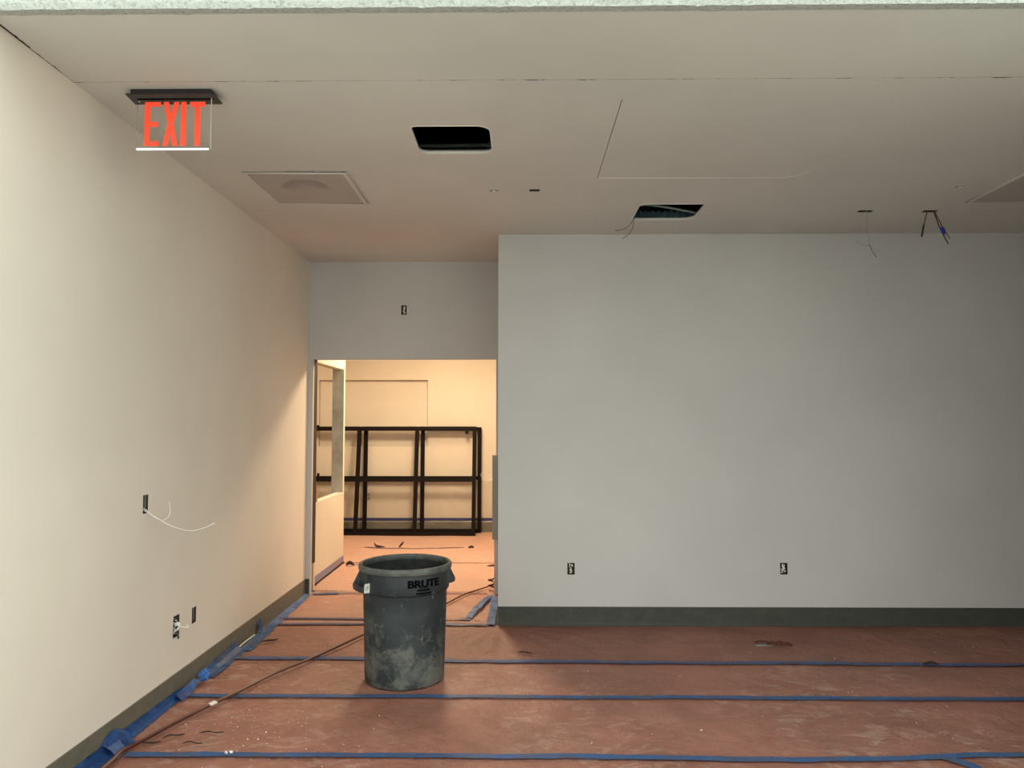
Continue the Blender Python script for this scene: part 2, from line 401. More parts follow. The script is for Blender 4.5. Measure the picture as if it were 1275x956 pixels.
# baseboards with a cove toe
def baseboard(name, a0, a1, axis, c, s_):
    # profile (distance from wall, z)
    pr = [(0, 0), (0.014, 0), (0.015, 0.003), (0.006, 0.014), (0.0035, 0.03), (0.0035, BH-0.003), (0.001, BH), (0, BH)]
    if axis == 'y': pts = [(c+s_*p, q) for p, q in pr]; o = MB().prism(pts, a0, a1, 'y')
    else:
        pts = [(c+s_*p, q) for p, q in pr]; o = MB().prism(pts, a0, a1, 'x')
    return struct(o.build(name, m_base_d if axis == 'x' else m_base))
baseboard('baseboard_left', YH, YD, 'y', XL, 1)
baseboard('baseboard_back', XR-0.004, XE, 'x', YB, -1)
baseboard('baseboard_passage', YB-0.004, YD, 'y', XR, -1)
baseboard('baseboard_doorway', XL, XL+0.035, 'x', YD, -1)
baseboard('baseboard_far', XW, 1.08, 'x', YF, -1)

# ================================================================ floor paper
def hz(x, y):
    v = Vector((x, y, 0))
    h = 0.0055*noise.noise(Vector((x*1.3, y*4.0, 1)))+0.0045*abs(noise.noise(Vector((x*2.6+y*1.7, y*7-x*0.8, 7))))
    h += 0.0012*noise.noise(Vector((x*9, y*14, 4)))
    # folds fanning out at the wall corner by the doorway
    d = math.hypot(x-XR, y-YB)
    if d < 1.4:
        a = math.atan2(y-YB, x-XR); h += 0.005*math.sin(a*22)*math.exp(-((d-0.45)/0.4)**2)*(1 if y < YB+0.6 else 0)
    return max(0.0, h+0.004)
def paper(x0, x1, y0, y1, z, label, hole=None, st=0.03, mat=None):
    bm = bmesh.new(); nx = int((x1-x0)/st); ny = max(4, int((y1-y0)/st)); V = []
    for j in range(ny+1):
        row = []
        for i in range(nx+1):
            x = x0+(x1-x0)*i/nx; y = y0+(y1-y0)*j/ny
            if j in (0, ny): y += 0.006*noise.noise(Vector((x*5, j, 0)))
            row.append(bm.verts.new((x, y, z+hz(x, y))))
        V.append(row)
    for j in range(ny):
        for i in range(nx):
            q = [V[j][i], V[j][i+1], V[j+1][i+1], V[j+1][i]]
            if hole:
                c = sum((v.co for v in q), Vector())/4
                if ((c.x-hole[0])/hole[2])**2+((c.y-hole[1])/hole[3])**2 < 1: continue
            bm.faces.new(q)
    o = MB(); o.bm.free(); o.bm = bm
    ob = o.build('floor_paper', mat or m_paper, smooth=True)
    return tag(ob, label, 'paper', 'red rosin paper sheets taped over the floor')
xa = XL+0.017
paper(xa, 5.0, 2.60, 3.485, 0.001, 'red floor paper sheet running under the nearest blue tape line')
pb = paper(xa, 5.0, 3.45, 4.225, 0.002, 'red floor paper sheet between nearest and second tape lines, scuffed with plaster dust')
paper(xa, 5.0, 4.19, 4.84, 0.003, 'red floor paper sheet under the grey garbage can')
pd = paper(xa, 5.0, 4.78, YB-0.016, 0.004, 'dark red floor paper sheet along the bare back wall, torn at one spot', hole=(1.70, 5.215, 0.07, 0.045), mat=m_paper_back)
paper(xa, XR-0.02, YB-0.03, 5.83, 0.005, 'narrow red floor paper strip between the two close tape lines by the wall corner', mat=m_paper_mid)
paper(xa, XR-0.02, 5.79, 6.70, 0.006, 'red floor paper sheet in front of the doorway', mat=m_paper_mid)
paper(XP+0.01, 1.0, 6.81, 8.02, 0.006, 'warm-lit floor paper sheet just inside the doorway', mat=m_paper_lit)
paper(-4.2, 1.0, 8.15, 9.14, 0.007, 'warm-lit floor paper sheet in the middle of the back room', mat=m_paper_lit)
paper(-4.2, 1.0, 9.10, YF-0.02, 0.008, 'warm-lit floor paper sheet under the leaning black frames', mat=m_paper_lit)
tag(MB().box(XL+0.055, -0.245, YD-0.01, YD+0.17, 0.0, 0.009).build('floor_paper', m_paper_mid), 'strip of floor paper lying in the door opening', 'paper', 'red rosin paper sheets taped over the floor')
tag(MB().box(XP+0.01, 1.0, 7.98, 8.19, 0.0, 0.0085).build('floor_paper', m_paper_lit), 'narrow lap of floor paper at the foot of the partition end', 'paper', 'red rosin paper sheets taped over the floor')
# torn flap at the hole
fl = MB()
for k in range(3):
    bx = 1.755+0.045*k; pts = []
    fl.tube([(bx-0.05, 5.205-0.01*k, 0.016), (bx-0.01, 5.195-0.008*k, 0.028+0.005*(k == 1)), (bx+0.03, 5.185-0.008*k, 0.017)], lambda t: 0.004+0.009*math.sin(PI*t), 6, 4)
fl.tube([(1.645, 5.26, 0.014), (1.69, 5.262, 0.02), (1.75, 5.245, 0.017)], 0.006, 6, 4)
flap = fl.build('torn_flap', m_paper_torn, pd); flap['label'] = 'curled dark edge of the tear'

# ================================================================ blue tape
def tape(path, width, label, mat, z=0.012, crease=0.0015, sub=0.04, group='strips of blue tape on the floor paper', name='tape_strip', wn=0.006, onfloor=True, lift=None):
    bm = bmesh.new(); P = []
    for a, b_ in zip(path, path[1:]):
        a = Vector((*a[:2], 0)); b_ = Vector((*b_[:2], 0)); n = max(1, int((b_-a).length/sub))
        for k in range(n): P.append(a.lerp(b_, k/n))
    P.append(Vector((*path[-1][:2], 0))); rows = []
    for i, p in enumerate(P):
        d = (P[min(i+1, len(P)-1)]-P[max(0, i-1)]); d.z = 0; d.normalize()
        nrm = Vector((-d.y, d.x, 0)); row = []
        off = wn*noise.noise(Vector((p.x*2.1, p.y*2.1, 3)))
        for k in range(4):
            s_ = (k/3-0.5)*width*(1+0.12*noise.noise(Vector((p.x*7, p.y*7, 9))))+off
            if k in (0, 3): s_ += 0.002*noise.noise(Vector((p.x*31, p.y*31, k)))
            q = p+nrm*s_
            zz = (hz(q.x, q.y)+z if onfloor else p.z)+crease*noise.noise(Vector((q.x*22, q.y*22, k*0.7)))
            if lift: zz += lift(i/(len(P)-1))
            row.append(bm.verts.new((q.x, q.y, zz)))
        rows.append(row)
    for a, b_ in zip(rows, rows[1:]):
        for k in range(3): bm.faces.new((a[k], a[k+1], b_[k+1], b_[k]))
    bmesh.ops.solidify(bm, geom=bm.faces[:], thickness=0.0006)
    o = MB(); o.bm.free(); o.bm = bm
    return tag(o.build(name, mat, smooth=True), label, 'tape', group)
tape([(-1.83, 3.472), (-0.03, 3.466), (1.30, 3.452), (1.75, 3.470), (2.10, 3.512), (3.2, 3.515)], 0.047, 'nearest long blue tape line across the red floor paper', m_tape, sub=0.05)
tape([(1.93, 3.50), (2.02, 3.40), (2.06, 3.30)], 0.055, 'short blue tape piece branching forward from the nearest tape line', m_tape, z=0.0135)
tape([(-1.90, 4.204), (-0.04, 4.21), (1.4, 4.205), (4.0, 4.195)], 0.047, 'long blue tape line across the floor just in front of the garbage can', m_tape)
tape([(-1.87, 4.865), (-1.0, 4.855), (-0.04, 4.818), (1.5, 4.80), (4.5, 4.77)], 0.058, 'long blue tape line across the floor passing behind the garbage can', m_tape_mid)
tape([(-1.86, 5.672), (-1.1, 5.676), (-0.24, 5.652)], 0.048, 'dusty tape line ending at the foot of the wall corner', m_tape_old, z=0.014)
tape([(-1.90, 5.835), (-1.1, 5.822), (-0.39, 5.80)], 0.046, 'dusty tape line parallel behind the one at the wall corner', m_tape_old, z=0.015)
tape([(-1.80, 6.66), (-1.55, 6.69), (-1.1, 6.675), (-0.3, 6.70)], 0.022, 'thin dark seam tape across the doorway threshold', m_tape_old, z=0.016)
tape([(-1.86, 6.64), (-1.74, 6.66), (-1.64, 6.68)], 0.055, 'small crumpled pale blue tape piece at the left door jamb', m_tape_pale, z=0.018, crease=0.008, sub=0.015)
tape([(-1.80, 8.04), (-1.55, 8.06), (-1.2, 8.05)], 0.03, 'pale tape scrap on the floor beyond the partition end', m_tape_pale, z=0.014)
tape([(-1.93, 9.13), (-1.7, 9.06), (-1.2, 9.05), (-0.7, 9.13)], 0.03, 'faint tape line on the back room floor in front of the leaning frames', m_tape_old, z=0.014)
# two strips fanning from the right jamb to the wall corner
tape([(-0.262, 6.60), (-0.33, 6.22), (-0.41, 5.82)], 0.055, 'pale blue tape strip slanting away from the right door jamb', m_tape_pale, z=0.018, crease=0.006, sub=0.02, lift=lambda t: 0.02*math.sin(PI*t))
tape([(-0.232, 6.55), (-0.225, 6.1), (-0.226, 5.64)], 0.06, 'pale blue tape strip running straight from the jamb to the wall corner', m_tape_pale, z=0.019, crease=0.008, sub=0.02)

# tape lapped over the foot of the left baseboard: (distance from wall, z) profile swept along Y
def lap(y0, y1, prof, label, mat, crease=0.004, step=0.02, dirty=1.0, name='tape_lap'):
    bm = bmesh.new(); rows = []; n = max(2, int((y1-y0)/step))
    for i in range(n+1):
        t = i/n; y = y0+(y1-y0)*t; row = []
        for k, pq in enumerate(prof(t)):
            nn = noise.noise(Vector((y*13, k*1.9, 2)))*crease; n2 = noise.noise(Vector((y*31, k*2.3, 8)))*crease*0.6
            row.append(bm.verts.new((max(XL+0.006, XL+pq[0]+nn+n2), y+n2, max(0.008, pq[1]+nn-n2))))
        rows.append(row)
    for a, b_ in zip(rows, rows[1:]):
        for k in range(len(a)-1): bm.faces.new((a[k], a[k+1], b_[k+1], b_[k]))
    bmesh.ops.solidify(bm, geom=bm.faces[:], thickness=0.0007)
    o = MB(); o.bm.free(); o.bm = bm
    return tag(o.build(name, mat, smooth=False), label, 'tape', 'blue tape lapped along the foot of the left wall')
lap(2.65, 3.50, lambda t: [(0.008, 0.070-0.01*t), (0.010, 0.045), (0.02, 0.020), (0.06, 0.014), (0.095-0.02*t, 0.013)], 'wide crinkled blue tape at the nearest foot of the left wall', m_tape_new, 0.007)
lap(3.44, 3.62, lambda t: [(0.008, 0.065+0.035*math.sin(PI*t)), (0.022, 0.06+0.02*math.sin(PI*t)), (0.045, 0.045), (0.06, 0.02), (0.08, 0.014)], 'raised bunch of blue tape where the nearest tape line meets the wall', m_tape_new, 0.012, 0.012)
lap(3.43, 3.52, lambda t: [(0.045, 0.060), (0.06, 0.045), (0.075, 0.025), (0.09, 0.014)], 'pale crumpled tape end beside the bunch at the wall', m_tape_pale, 0.012, 0.012)
lap(3.58, 4.24, lambda t: [(0.008, 0.062-0.012*t), (0.010, 0.042), (0.018, 0.020), (0.045, 0.013)], 'long blue tape lap over the left baseboard between the bunch and the upright tip', m_tape_new, 0.004)
lap(4.12, 4.34, lambda t: [(0.02, 0.02+0.03*t), (0.035, 0.05+0.015*t), (0.05, 0.03+0.03*t), (0.07, 0.013+0.04*t*t)], 'upright blue tape tip standing off the left baseboard', m_tape_new, 0.006, 0.015)
lap(4.50, 5.05, lambda t: [(0.008, 0.045+0.03*t), (0.016, 0.02+0.02*t), (0.045, 0.014), (0.085, 0.013)], 'blue tape strip on the floor edge just beyond the crumpled tape ball', m_tape, 0.005)
lap(4.72, 4.95, lambda t: [(0.008, 0.065), (0.012, 0.05), (0.02, 0.03)], 'short blue tape piece up on the left baseboard', m_tape, 0.004)
lap(5.02, 5.72, lambda t: [(0.03-0.01*t, 0.018), (0.05, 0.015), (0.09, 0.013), (0.12-0.03*t, 0.013)], 'doubled blue tape strip beside the lifted white paper edge', m_tape, 0.006)
lap(5.66, 6.64, lambda t: [(0.012, 0.018+0.006*t), (0.03, 0.016), (0.06, 0.014), (0.095-0.03*t, 0.014)], 'pale blue tape strip along the left wall up to the door jamb', m_tape_pale, 0.006)
lap(5.44, 5.50, lambda t: [(0.012, 0.10), (0.016, 0.07), (0.022, 0.04), (0.035, 0.016)], 'dark blue tape tab standing against the baseboard', m_tape_new, 0.004, 0.012)
tag(MB().tube([(XL+0.024, 4.98, 0.022), (XL+0.02, 5.15, 0.028), (XL+0.018, 5.36, 0.022)], 0.004, 6).build('paper_edge', m_white), 'thin white lifted paper edge along the left baseboard', 'paper')
tag(MB().tube([(-1.82, 5.20, 0.018), (-1.78, 5.21, 0.026), (-1.74, 5.24, 0.022), (-1.72, 5.28, 0.02)], lambda t: 0.002+0.005*math.sin(PI*t), 6).build('scrap', m_scrap_shade), 'dark curled scrap lying beside the left wall tape', 'debris')
# crumpled ball
def crumple(loc, r, mat, name, label, cat, amp=0.45, seed=0, sub=3, sq=(1, 1, 1), group=None):
    bm = bmesh.new(); bmesh.ops.create_icosphere(bm, subdivisions=sub, radius=1)
    for v in bm.verts:
        n = v.co.normalized()
        k = 1+amp*(abs(noise.noise(n*2.3+Vector((seed, 0, 0))))*2-0.6)+0.2*noise.noise(n*6+Vector((seed, 4, 0)))
        v.co = Vector((n.x*k*r*sq[0], n.y*k*r*sq[1], n.z*k*r*sq[2]))
    zmin = min(v.co.z for v in bm.verts)
    o = MB(); o.bm.free(); o.bm = bm
    return tag(o.build(name, mat, loc=(loc[0], loc[1], loc[2]-zmin)), label, cat, group)
crumple((-1.878, 4.43, 0.012), 0.034, m_tape_new, 'tape_ball', 'crumpled ball of blue tape against the left baseboard', 'tape', seed=3)
# tape along the partition foot
lp = MB().prism([(XP+0.001, 0.028), (XP+0.004, 0.028), (XP+0.004, 0.095), (XP+0.001, 0.095)], PY0+0.02, PY1, 'y').build('tape_strip', m_tape_old)
tag(lp, 'dusty purple-blue tape band along the foot of the partition', 'tape')
tag(MB().box(XP+0.001, XP+0.008, PY0+0.02, PY1, 0.006, 0.026).build('foot_gap_shade', m_scrap_shade), None, None, None, 'structure')  # dark strip painting in the shadow gap below the tape band

# ================================================================ garbage can
CX, CY = -0.702, 4.52
can = thing('garbage_can', 'round grey plastic garbage can smeared with plaster, standing on the red paper', 'trash can', (CX, CY, 0.013))
outer = [(0, 0.012), (0.215, 0.010), (0.228, 0.0), (0.236, 0.006), (0.2385, 0.02), (0.2405, 0.10), (0.2445, 0.25), (0.2485, 0.40), (0.2515, 0.525), (0.2535, 0.532),
        (0.2625, 0.538), (0.2655, 0.545), (0.2675, 0.60), (0.2690, 0.652), (0.262, 0.656)]
inner = [(0.2615, 0.656), (0.258, 0.654), (0.252, 0.60), (0.247, 0.53), (0.243, 0.40), (0.236, 0.10), (0.230, 0.022), (0, 0.022)]
MB().lathe(outer, 96).build('body', m_can, can, smooth=True)
MB().lathe(inner, 64).build('lining', m_canin, can, smooth=True)['label'] = 'grimy inside with shade put into its colour'
MB().lathe([(0.262, 0.655), (0.272, 0.653), (0.279, 0.657), (0.2815, 0.666), (0.2815, 0.680), (0.277, 0.690), (0.268, 0.693), (0.261, 0.689), (0.258, 0.680), (0.258, 0.660)], 96, closed=True).build('rim', m_rim, can, smooth=True)
for az in (math.radians(212), math.radians(37)):
    mb = MB(); R = Matrix.Rotation(az, 4, 'Z'); hw = 0.075
    def P(rr, t, z): return R @ Vector((rr*math.cos(t), rr*math.sin(t), z))
    # cheeks flaring from the rim to the grip
    for sgn in (-1, 1):
        a0 = sgn*0.29; a1 = sgn*0.265
        pr = [(0.262, 0.652), (0.276, 0.650), (0.312, 0.578), (0.312, 0.553), (0.296, 0.545), (0.258, 0.540)]
        lo = [mb.bm.verts.new(P(r_, a0, z)) for r_, z in pr]; hi = [mb.bm.verts.new(P(r_, a1, z)) for r_, z in pr]
        mb.bm.faces.new(lo); mb.bm.faces.new(hi[::-1])
        for i in range(len(pr)): mb.bm.faces.new((lo[i], hi[i], hi[(i+1) % len(pr)], lo[(i+1) % len(pr)]))
    # grip bar swept round
    pr = [(0.296, 0.546), (0.312, 0.552), (0.315, 0.566), (0.312, 0.580), (0.300, 0.583), (0.297, 0.565)]
    prev = None
    for k in range(13):
        t = -0.285+0.57*k/12; cur = [mb.bm.verts.new(P(r_, t, z)) for r_, z in pr]
        if prev:
            for i in range(len(pr)): mb.bm.faces.new((prev[i], cur[i], cur[(i+1) % len(pr)], prev[(i+1) % len(pr)]))
        else: mb.bm.faces.new(cur)
        prev = cur
    mb.bm.faces.new(prev[::-1])
    mb.build('handle', m_can, can, smooth=True)
def wrap(me_bm, R_, zc, ang0):
    for v in me_bm.verts:
        a = ang0+v.co.x/R_; rr = R_+v.co.z; z = zc+v.co.y
        v.co = Vector((rr*math.sin(a), -rr*math.cos(a), z))
def text_bm(s_, size, extr, off=0.0):
    cu = bpy.data.curves.new('tmp', 'FONT'); cu.body = s_; cu.size = size; cu.extrude = extr; cu.offset = off; cu.align_x = 'CENTER'; cu.align_y = 'CENTER'
    co = bpy.data.objects.new('tmp', cu); COL.objects.link(co)
    me = bpy.data.meshes.new_from_object(co.evaluated_get(bpy.context.evaluated_depsgraph_get()))
    bpy.data.objects.remove(co)
    bm = bmesh.new(); bm.from_mesh(me); bpy.data.meshes.remove(me); return bm
tb = text_bm('BRUTE', 0.058, 0.0006, 0.0016)
bmesh.ops.triangulate(tb, faces=tb.faces)
geo = tb.verts[:]+tb.edges[:]+tb.faces[:]
for dx, dz in ((0.0016, 0.0), (-0.0016, 0.0), (0.0, 0.0016)):
    d_ = bmesh.ops.duplicate(tb, geom=geo)['geom']
    for v in d_:
        if isinstance(v, bmesh.types.BMVert): v.co += Vector((dx, dz*0.5, dz*0.1))
xs = [v.co.x for v in tb.verts]; wdt = max(xs)-min(xs)
for v in tb.verts: v.co.x = (v.co.x)*0.205/wdt
bmesh.ops.subdivide_edges(tb, edges=[e for e in tb.edges if e.calc_length() > 0.02], cuts=1)
wrap(tb, 0.2715, 0.606, math.radians(33))
o = MB(); o.bm.free(); o.bm = tb; l_ = o.build('lettering', m_ink, can); l_['label'] = 'bold black BRUTE lettering'
sb = MB()
for x0, x1, z0, z1 in ((-0.045, 0.035, -0.004, 0.006), (-0.05, 0.045, -0.022, -0.012), (-0.035, 0.03, 0.010, 0.013), (-0.03, 0.05, -0.030, -0.027)):
    n = 8
    for k in range(n): sb.box(x0+(x1-x0)*k/n, x0+(x1-x0)*(k+0.85)/n, z0, z1, 0, 0.001)
wrap(sb.bm, 0.2682, 0.570, math.radians(33))
o = sb.build('small_print', m_ink, can); o['label'] = 'unreadable black small print'
st_ = MB(); az = math.radians(212)
def quadp(bm, r0, r1, z0, z1, t0, t1):
    vs = [bm.verts.new((r*math.cos(az+t), r*math.sin(az+t), z)) for t in (t0, t1) for r, z in ((r0, z0), (r1, z0+0.004), (r1-0.004, z1), (r0, z1))]
    for f_ in ((0,1,2,3),(7,6,5,4),(0,4,5,1),(1,5,6,2),(2,6,7,3),(3,7,4,0)): bm.faces.new([vs[i] for i in f_])
quadp(st_.bm, 0.268, 0.308, 0.548, 0.603, 0.2905, 0.2945)
sk = st_.build('sticker', m_label, can); sk['label'] = 'pale sticker on the handle end'
st_ = MB(); quadp(st_.bm, 0.278, 0.292, 0.575, 0.590, 0.2950, 0.2962); quadp(st_.bm, 0.284, 0.300, 0.567, 0.576, 0.2950, 0.2962)
st_.build('sticker_print', m_greyplate, sk)
# mould seam near the sticker
st_ = MB().box(-0.001, 0.001, -0.05, 0.05, 0, 0.0012); wrap(st_.bm, 0.2675, 0.598, math.radians(-50)); st_.build('seam', m_can, can)

# ================================================================ exit sign
ex = thing('exit_sign', 'clear exit sign with red EXIT letters hanging from a black ceiling plate', 'exit sign', (-1.55, 3.2, ZC))
def W(o, p): return (p[0]-o.location.x, p[1]-o.location.y, p[2]-o.location.z)
MB().prism([(-0.195, -0.052), (0.200, -0.052), (0.195, 0.056), (-0.205, 0.056)], -0.0275, -0.0225, 'z').build('cover_plate', m_housing, ex, bevel=0.002)
MB().box(-0.175, 0.182, -0.045, 0.03, -0.0225, -0.001).build('housing', m_housing, ex, bevel=0.002)
MB().box(-0.165, 0.178, -0.008, 0.006, -0.0285, -0.0270).build('slot', m_ink, ex)
MB().lathe([(0, -0.030), (0.006, -0.030), (0.007, -0.0275)], 12, -0.17, 0.02).build('screw', m_galv, ex)
px0, px1, pz0, pz1 = -1.709+1.55, -1.379+1.55, 2.765-ZC, 2.999-ZC
pan = MB().box(px0, px1, -0.012, -0.006, pz0, pz1).build('acrylic_panel', m_acr, ex)
MB().box(px0, px1-0.008, -0.0125, -0.0055, pz0-0.003, pz0+0.0035).build('bottom_edge', m_edge, ex)['label'] = 'bright white lower edge'
MB().box(px1-0.0002, px1+0.0018, -0.0125, -0.0055, pz0, pz1).build('side_edge', m_gyp, ex)
lz0, lz1 = 2.779-ZC, 2.978-ZC; sw = 0.0235; y0, y1 = -0.0145, -0.0122
def LX(x): return x+1.55
E_ = MB(); a, c = LX(-1.674), LX(-1.603)
E_.box(a, a+sw, y0, y1, lz0, lz1).box(a+sw, c, y0, y1, lz1-0.021, lz1).box(a+sw, c-0.006, y0, y1, lz0, lz0+0.021).box(a+sw, c-0.012, y0, y1, 0.5*(lz0+lz1)-0.012, 0.5*(lz0+lz1)+0.009)
E_.build('letter', m_red, ex)['label'] = 'red letter E'
a, c = LX(-1.592), LX(-1.524); mz = 0.5*(lz0+lz1)
X_ = MB()
cxm = 0.5*(a+c)
X_.prism([(a, lz0), (a+sw, lz0), (cxm, mz-0.035), (c-sw, lz0), (c, lz0), (cxm+0.0125, mz+0.002), (c+0.004, lz1), (c+0.004-sw, lz1), (cxm+0.001, mz+0.038), (a+sw+0.001, lz1), (a+0.001, lz1), (cxm-0.0125, mz+0.002)], y0, y1, 'y')
X_.build('letter', m_red, ex)['label'] = 'red letter X'
MB().box(LX(-1.512), LX(-1.512)+sw, y0, y1, lz0, lz1).build('letter', m_red, ex)['label'] = 'red letter I'
tm = 0.5*(LX(-1.470)+LX(-1.405))
MB().box(tm-sw/2, tm+sw/2, y0, y1, lz0, lz1-0.021).box(LX(-1.472), LX(-1.404), y0, y1, lz1-0.021, lz1).build('letter', m_red, ex)['label'] = 'red letter T'

# ================================================================ ceiling vents
m_vent_mark = M_('vent_panel', (0.47, 0.43, 0.395), 0.65)
N, L, b = nodes(m_vent_mark)
tc = N.new('ShaderNodeTexCoord'); mp = N.new('ShaderNodeMapping'); mp.inputs['Location'].default_value = (-0.0, 0.03, 0); mp.inputs['Scale'].default_value = (1, 1.0, 1)
L.new(tc.outputs['Object'], mp.inputs['Vector']); gl = N.new('ShaderNodeVectorMath'); gl.operation = 'LENGTH'; L.new(mp.outputs[0], gl.inputs[0])
ringf = ramp(m_vent_mark, math_(m_vent_mark, 'ADD', gl.outputs['Value'], math_(m_vent_mark, 'MULTIPLY', noise_node(m_vent_mark, 9, 4), 0.10)), [(0.08, g(0.15)), (0.13, g(0.85)), (0.19, g(1)), (0.205, g(0))])  # darker crescent for the round duct seen through the perforations
sepn = N.new('ShaderNodeSeparateXYZ'); L.new(tc.outputs['Object'], sepn.inputs[0])
half = ramp(m_vent_mark, math_(m_vent_mark, 'ADD', math_(m_vent_mark, 'MULTIPLY', sepn.outputs[1], -2.5), 0.40), [(0.30, g(0)), (0.55, g(1))])
setcol(m_vent_mark, mix(m_vent_mark, math_(m_vent_mark, 'MULTIPLY', math_(m_vent_mark, 'MULTIPLY', ringf, half), 0.8), (0.44, 0.40, 0.37), (0.27, 0.26, 0.245)))
def vent(cx, cy, label, tilt):
    v = thing('ceiling_vent', label, 'vent', (cx, cy, ZC), 'square perforated ceiling vents')
    h_ = 0.309
    fr = slab('frame', rrect(-h_, h_, -h_, h_), [rrect(-h_+0.024, h_-0.024, -h_+0.012, h_-0.012)], 0.007, 'z', -0.0095, m_ceil, v)
    if tilt:
        for vv in fr.data.vertices: vv.co.z -= 0.006*max(0, vv.co.x/h_)
        MB().box(h_-0.006, h_+0.014, -h_+0.02, h_, -0.0045, -0.0010).build('flange', m_ceil, v)
        MB().box(-0.05, 0.12, -h_-0.008, -h_, -0.004, -0.001).build('clip', m_greyplate, v)
    MB().box(-h_+0.022, h_-0.022, -h_+0.010, h_-0.010, -0.0060, -0.0035).build('perforated_panel', m_vent_mark, v)
    return v
vent(-1.331, 4.538, 'square ceiling vent with a dark round smudge, beyond the exit sign', True)
vent(3.285, 4.562, 'square ceiling vent cut off by the right edge of the photo', False)

# ================================================================ things above the ceiling openings
def openrim(name, outer, inner, label):
    o = slab(name, outer, [inner], 0.003, 'z', ZC-0.003, m_white); return tag(o, label, 'ceiling trim')
def shrink(x0, x1, y0, y1, r, d):
    return rrect(x0-d, x1+d, y0-d, y1+d, tuple(q+d for q in r)), rrect(x0, x1, y0, y1, r)
o1, i1 = shrink(-0.548, -0.155, 3.577, 3.945, (0.03, 0.07, 0.05, 0.06), 0.006)
openrim('opening_bead', o1, i1, 'thin white bead around the ceiling opening nearest the exit sign')
o2, i2 = shrink(0.812, 1.25, 4.90, 5.284, (0.05, 0.012, 0.08, 0.012), 0.006)
openrim('opening_bead', o2, i2, 'thin white bead around the ceiling opening above the back wall')
tag(MB().tube([(-1.2, 4.60, 3.318), (0.6, 4.60, 3.318)], 0.012, 16, smooth=False).tube([(-1.2, 4.60, 3.288), (0.6, 4.60, 3.288)], 0.007, 12, smooth=False).tube([(-0.21, 4.60, 3.318), (-0.18, 4.60, 3.318)], 0.017, 16, smooth=False).box(-1.0, -0.97, 4.586, 4.589, 3.28, 3.71).box(0.4, 0.43, 4.586, 4.589, 3.28, 3.71).build('conduit', m_pipe, smooth=True), 'pale horizontal pipe seen inside the ceiling opening nearest the exit sign', 'pipe')
dct = MB().tube([(0.5+0.012*i, 5.47, 3.094) for i in range(100)], lambda t: 0.046+0.007*math.sin(t*99*PI/2), 20, 2, False).build('flexible_duct', m_duct, smooth=True)
tag(dct, 'ribbed flexible duct inside the ceiling opening above the back wall', 'duct')
tag(MB().tube([(0.86, 5.50, 3.20), (0.98, 5.48, 3.19), (1.12, 5.42, 3.15), (1.27, 5.36, 3.10), (1.45, 5.34, 3.048)], 0.008).build('cable', m_pipe), 'pale cable crossing the ceiling opening above the back wall', 'cable')
wr = thing('hanging_wires', 'pair of thin wires curling out of the ceiling opening corner', 'wires', (0.815, 5.28, ZC))
MB().tube([(0.01, -0.005, 0.10), (0.0, -0.01, 0.0), (-0.03, -0.01, -0.05), (-0.08, 0.0, -0.075), (-0.125, 0.01, -0.075)], 0.0022, 6).build('wire', m_cable_br, wr)
MB().tube([(0.015, -0.005, 0.10), (0.008, -0.01, 0.0), (0.0, -0.01, -0.06), (-0.03, -0.005, -0.11), (-0.075, 0.0, -0.14)], 0.0022, 6).build('wire', m_cable_br, wr)

# sprinklers
def sprinkler(x, y, label):
    t = thing('sprinkler_head', label, 'sprinkler', (x, y, ZC), 'recessed ceiling sprinklers')
    MB().lathe([(0.0275, -0.003), (0.044, -0.0035), (0.045, -0.001), (0.030, -0.0005), (0.0285, 0.03), (0.0275, 0.03)], 24, closed=True).build('escutcheon', m_ceil, t, smooth=True)
    MB().lathe([(0, 0.03), (0.0275, 0.03), (0.0275, 0.032), (0, 0.032)], 16).build('cup', m_ink, t)
    MB().lathe([(0, -0.007), (0.011, -0.006), (0.012, -0.004), (0.004, 0.0), (0.006, 0.012), (0.006, 0.029), (0, 0.029)], 12).build('deflector', m_white, t, smooth=True)
sprinkler(*SPR[0], 'recessed sprinkler head in the ceiling between the square vent and the slot')
sprinkler(*SPR[1], 'recessed sprinkler head in the ceiling beside the right-hand vent')

# open device boxes -------------------------------------------------------
def open_box(parent, w_, h_, d_, mat=None):
    """steel box open toward local -Y, lips flush with the wall face (local y = 0)"""
    mb = MB(); t = 0.0018; a, c = w_/2, h_/2
    mb.box(-a, -a+t, 0.0, d_, -c, c).box(a-t, a, 0.0, d_, -c, c).box(-a+t, a-t, 0.0, d_, c-t, c).box(-a+t, a-t, 0.0, d_, -c, -c+t).box(-a+t, a-t, d_-t, d_, -c+t, c-t)
    return mb.build('box', mat or m_boxin, parent)
def place(o, loc, face):
    o.location = loc
    o.rotation_euler = {'back': (0, 0, 0), 'left': (0, 0, PI/2), 'ceiling': (PI/2, 0, 0)}[face]
# outlet boxes on the walls with folded conductors
def folded(parent, seed, mats=(m_cable_w, m_white, m_cable_w, m_cable_k), n=4, w_=0.036, h_=0.066, out=0.004):
    rnd = random.Random(seed)
    for k in range(n):
        pts = []
        x = rnd.uniform(-w_/2, w_/2); z = (h_/2)*(1 if k % 2 else -1)
        for q in range(6):
            pts.append((x, 0.014+rnd.uniform(-0.012, 0.010)-out*(1 if q in (2, 3) else 0), z))
            x = max(-w_/2, min(w_/2, -x*rnd.uniform(0.5, 1.0)+rnd.uniform(-0.006, 0.006))); z -= (h_/5)*(1 if k % 2 else -1)*rnd.uniform(0.7, 1.1)
        MB().tube(pts, 0.0048, 6, 4).build('wire', mats[k % len(mats)], parent)
def outlet(loc, face, label, bw, bh, seed, n=4, group=None, **kw):
    t = thing('outlet_box', label, 'outlet box', (0, 0, 0), group); place(t, loc, face)
    open_box(t, bw, bh, 0.045); folded(t, seed, n=n, **kw)
    return t
